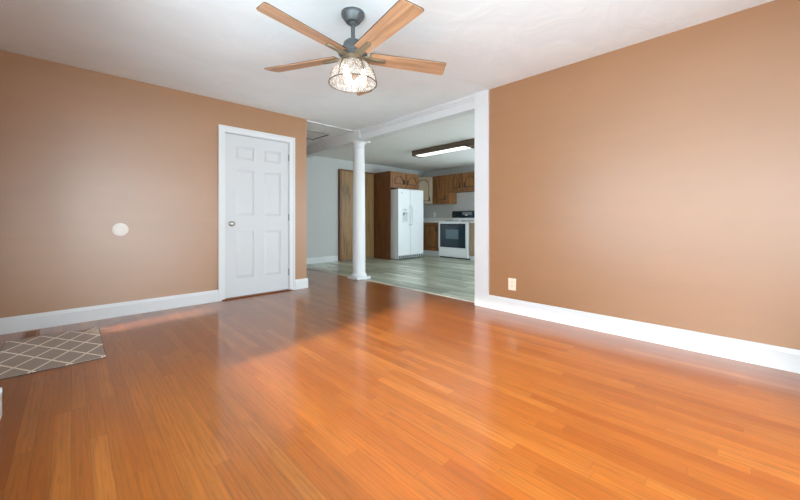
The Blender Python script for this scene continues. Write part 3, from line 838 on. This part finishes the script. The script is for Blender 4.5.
# base cabinets, counters
bc = thing('base_cabinet', 'oak base cabinet between the fridge and the range', 'cabinet', (7.33, 6.3, 0))
MB().box(7.04, XK - 0.002, 5.76, YG - 0.002, 0.15, 0.915).build('body', M['oak'], bc)
MB().box(7.055, XK - 0.002, 5.76, YG - 0.002, 0.0, 0.15).build('toe_kick', M['trim'], bc)
cab_door((7.04, 0, 0), UY, NX, -6.28, -5.79, 0.18, 0.895, bc, M['oak'], (-5.86, 0.68, 0.80), arched=False)
ct = MB().box(7.005, XK - 0.002, 5.76, YG - 0.002, 0.915, 0.953, 0.005).box(XK - 0.022, XK - 0.002, 5.76, YG - 0.022, 0.953, 1.05)
tag(ct.build('countertop', M['counter']), 'pale countertop between the fridge and the range', 'countertop')
b2 = thing('base_cabinet', 'taupe wood drawer base cabinet right of the range', 'cabinet', (7.33, 3.9, 0))
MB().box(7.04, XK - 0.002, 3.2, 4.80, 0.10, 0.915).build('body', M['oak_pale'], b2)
MB().box(7.055, XK - 0.002, 3.2, 4.80, 0.0, 0.10).build('toe_kick', M['trim'], b2)
for z0, z1 in ((0.13, 0.32), (0.335, 0.53), (0.545, 0.73), (0.745, 0.895)):
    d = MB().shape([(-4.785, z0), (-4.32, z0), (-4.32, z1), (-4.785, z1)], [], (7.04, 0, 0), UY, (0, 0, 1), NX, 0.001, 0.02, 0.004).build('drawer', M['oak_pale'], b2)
    zc = (z0 + z1) / 2
    MB().tube([(7.021, 4.60, zc), (7.0, 4.595, zc), (7.0, 4.505, zc), (7.021, 4.50, zc)], 0.006, 8).build('handle', M['black'], d)
ct = MB().box(7.005, XK - 0.002, 3.2, 4.80, 0.915, 0.953, 0.005).box(XK - 0.022, XK - 0.002, 3.2, 4.80, 0.953, 1.05)
tag(ct.build('countertop', M['counter']), 'pale countertop right of the range', 'countertop')

# ------------------------------------------------------------------ fridge
fg = thing('refrigerator', 'white side-by-side refrigerator with a dispenser in its left door', 'refrigerator', (6.2, 6.4, 0))
F0, F1, FY = 5.745, 6.665, 5.985
MB().box(F0 + 0.005, F1 - 0.005, FY + 0.075, 6.78, 0.02, 1.745, 0.006).build('body', M['white_app'], fg)
SPL = 6.165
dd = MB().box(F0, SPL - 0.004, FY, FY + 0.068, 0.105, 1.76, 0.012)
dl = dd.build('door', M['white_app'], fg)
dr = MB().box(SPL + 0.004, F1, FY, FY + 0.068, 0.105, 1.76, 0.012).build('door', M['white_app'], fg)
dp = MB().shape([(5.868, 0.915), (6.075, 0.915), (6.075, 1.30), (5.868, 1.30)], [[(5.888, 0.94), (6.055, 0.94), (6.055, 1.17), (5.888, 1.17)]], (0, FY, 0), UX, (0, 0, 1), NY, 0.0, 0.012, 0.003).build('dispenser', M['white_app'], dl)
MB().box(5.888, 6.055, FY - 0.002, FY + 0.0005, 0.94, 1.17).build('recess', M['lite_app'], dl)
MB().box(5.90, 5.945, FY - 0.016, FY - 0.002, 1.10, 1.165, 0.003).box(5.888, 6.055, FY - 0.012, FY - 0.002, 1.15, 1.17).build('paddle', M['grey_app'], dl)
MB().box(5.905, 6.04, FY - 0.0135, FY - 0.012, 1.20, 1.265).build('control_panel', M['lite_app'], dl)
MB().lathe([(0, 0), (0.014, 0), (0.014, 0.002), (0, 0.003)], (5.865, FY, 1.655), 16, 'Y').build('badge', M['grey_app'], dl)
for xx, par in ((SPL - 0.035, dl), (SPL + 0.035, dr)):
    MB().tube([(xx, FY + 0.002, 0.86), (xx, FY - 0.035, 0.875), (xx, FY - 0.045, 0.92), (xx, FY - 0.045, 1.28), (xx, FY - 0.035, 1.325), (xx, FY + 0.002, 1.34)], 0.012, 10).build('handle', M['white_app'], par, True)
MB().box(F0 + 0.01, F1 - 0.01, FY + 0.03, FY + 0.075, 0.03, 0.10).build('toe_grille', M['lite_app'], fg)
for i in range(12):
    x = F0 + 0.05 + i * 0.072
    MB().box(x, x + 0.04, FY + 0.026, FY + 0.031, 0.04, 0.095).build('grille_slot', M['slot'], fg)
for xx in (F0 + 0.06, F1 - 0.06):
    MB().box(xx - 0.02, xx + 0.02, FY + 0.1, FY + 0.14, 0, 0.03).build('foot', M['black'], fg)

# ------------------------------------------------------------------ range
rgx = thing('kitchen_range', 'white freestanding electric range with black glass oven door', 'range', (7.3, 5.28, 0))
R0, R1, RX = 4.822, 5.742, 6.985
MB().box(RX + 0.03, XK - 0.01, R0, R1, 0.03, 0.925, 0.003).build('body', M['white_app'], rgx)
MB().box(RX + 0.005, XK - 0.075, R0, R1, 0.925, 0.95, 0.005).build('cooktop', M['white_app'], rgx)
MB().shape([(-R1, 0.255), (-R0, 0.255), (-R0, 0.905), (-R1, 0.905)], [[(-R1 + 0.045, 0.275), (-R0 - 0.065, 0.275), (-R0 - 0.065, 0.892), (-R1 + 0.045, 0.892)]], (RX + 0.03, 0, 0), UY, (0, 0, 1), NX, 0.001, 0.03, 0.003).build('oven_door', M['white_app'], rgx)
od = [o for o in bpy.data.objects if o.name == 'oven_door'][0]
MB().box(RX + 0.003, RX + 0.026, R0 + 0.067, R1 - 0.047, 0.277, 0.89).build('door_glass', M['blackglass'], od)
MB().box(RX + 0.0015, RX + 0.003, R0 + 0.28, R1 - 0.24, 0.50, 0.74).build('oven_window', M['ovenpane'], od)
MB().tube([(RX + 0.005, R0 + 0.14, 0.84), (RX - 0.03, R0 + 0.15, 0.845), (RX - 0.03, R1 - 0.15, 0.845), (RX + 0.005, R1 - 0.14, 0.84)], 0.010, 8).build('handle', M['black'], od, True)
for yy in (R0 + 0.12, R0 + 0.20, R0 + 0.17):
    zz = 0.872 if yy != R0 + 0.17 else 0.80
MB().box(RX + 0.005, RX + 0.03, R0 + 0.005, R1 - 0.005, 0.045, 0.245, 0.006).build('storage_drawer', M['white_app'], rgx)
MB().box(RX + 0.05, XK - 0.02, R0 + 0.02, R1 - 0.02, 0.0, 0.03).build('base', M['black'], rgx)
for by, bxx, rr in ((R0 + 0.22, RX + 0.17, 0.085), (R1 - 0.22, RX + 0.17, 0.10), (R0 + 0.22, RX + 0.43, 0.10), (R1 - 0.22, RX + 0.43, 0.085)):
    bm_ = MB()
    for q in range(4):
        r_ = rr * (q + 1) / 4
        bm_.tube([(bxx + r_ * math.cos(2 * PI * i / 28), by + r_ * math.sin(2 * PI * i / 28), 0.962) for i in range(28)], 0.006, 6, True)
    bm_.lathe([(rr + 0.02, 0.952), (rr + 0.015, 0.956), (rr, 0.951), (0, 0.9505)], (bxx, by, 0), 28)
    bm_.build('burner', M['black'], rgx)
bgd = MB().box(XK - 0.075, XK - 0.012, R0, R1, 0.925, 1.045, 0.004).build('backguard', M['white_app'], rgx)
MB().shape([(XK - 0.085, 1.045), (XK - 0.012, 1.045), (XK - 0.012, 1.225), (XK - 0.065, 1.225)], [], (0, 0, 0), (1, 0, 0), (0, 0, 1), (0, 1, 0), R0, R1, 0.003).build('control_panel', M['blackglass'], bgd)
def cpx(z): return XK - 0.085 + (z - 1.045) / 0.18 * 0.02
MB().box(cpx(1.15) - 0.006, cpx(1.15) + 0.004, 5.10, 5.40, 1.10, 1.20).build('clock_panel', M['grey_app'], bgd)
MB().box(cpx(1.12) - 0.009, cpx(1.12), 5.23, 5.30, 1.105, 1.13).build('button', M['cover'], bgd)
for yy in (4.90, 5.0, 5.50, 5.62):
    MB().lathe([(0, 0), (0.022, 0), (0.02, 0.012), (0.017, 0.02), (0, 0.021)], (cpx(1.13), yy, 1.13), 18, 'X', None).build('knob', M['black'], bgd, True)
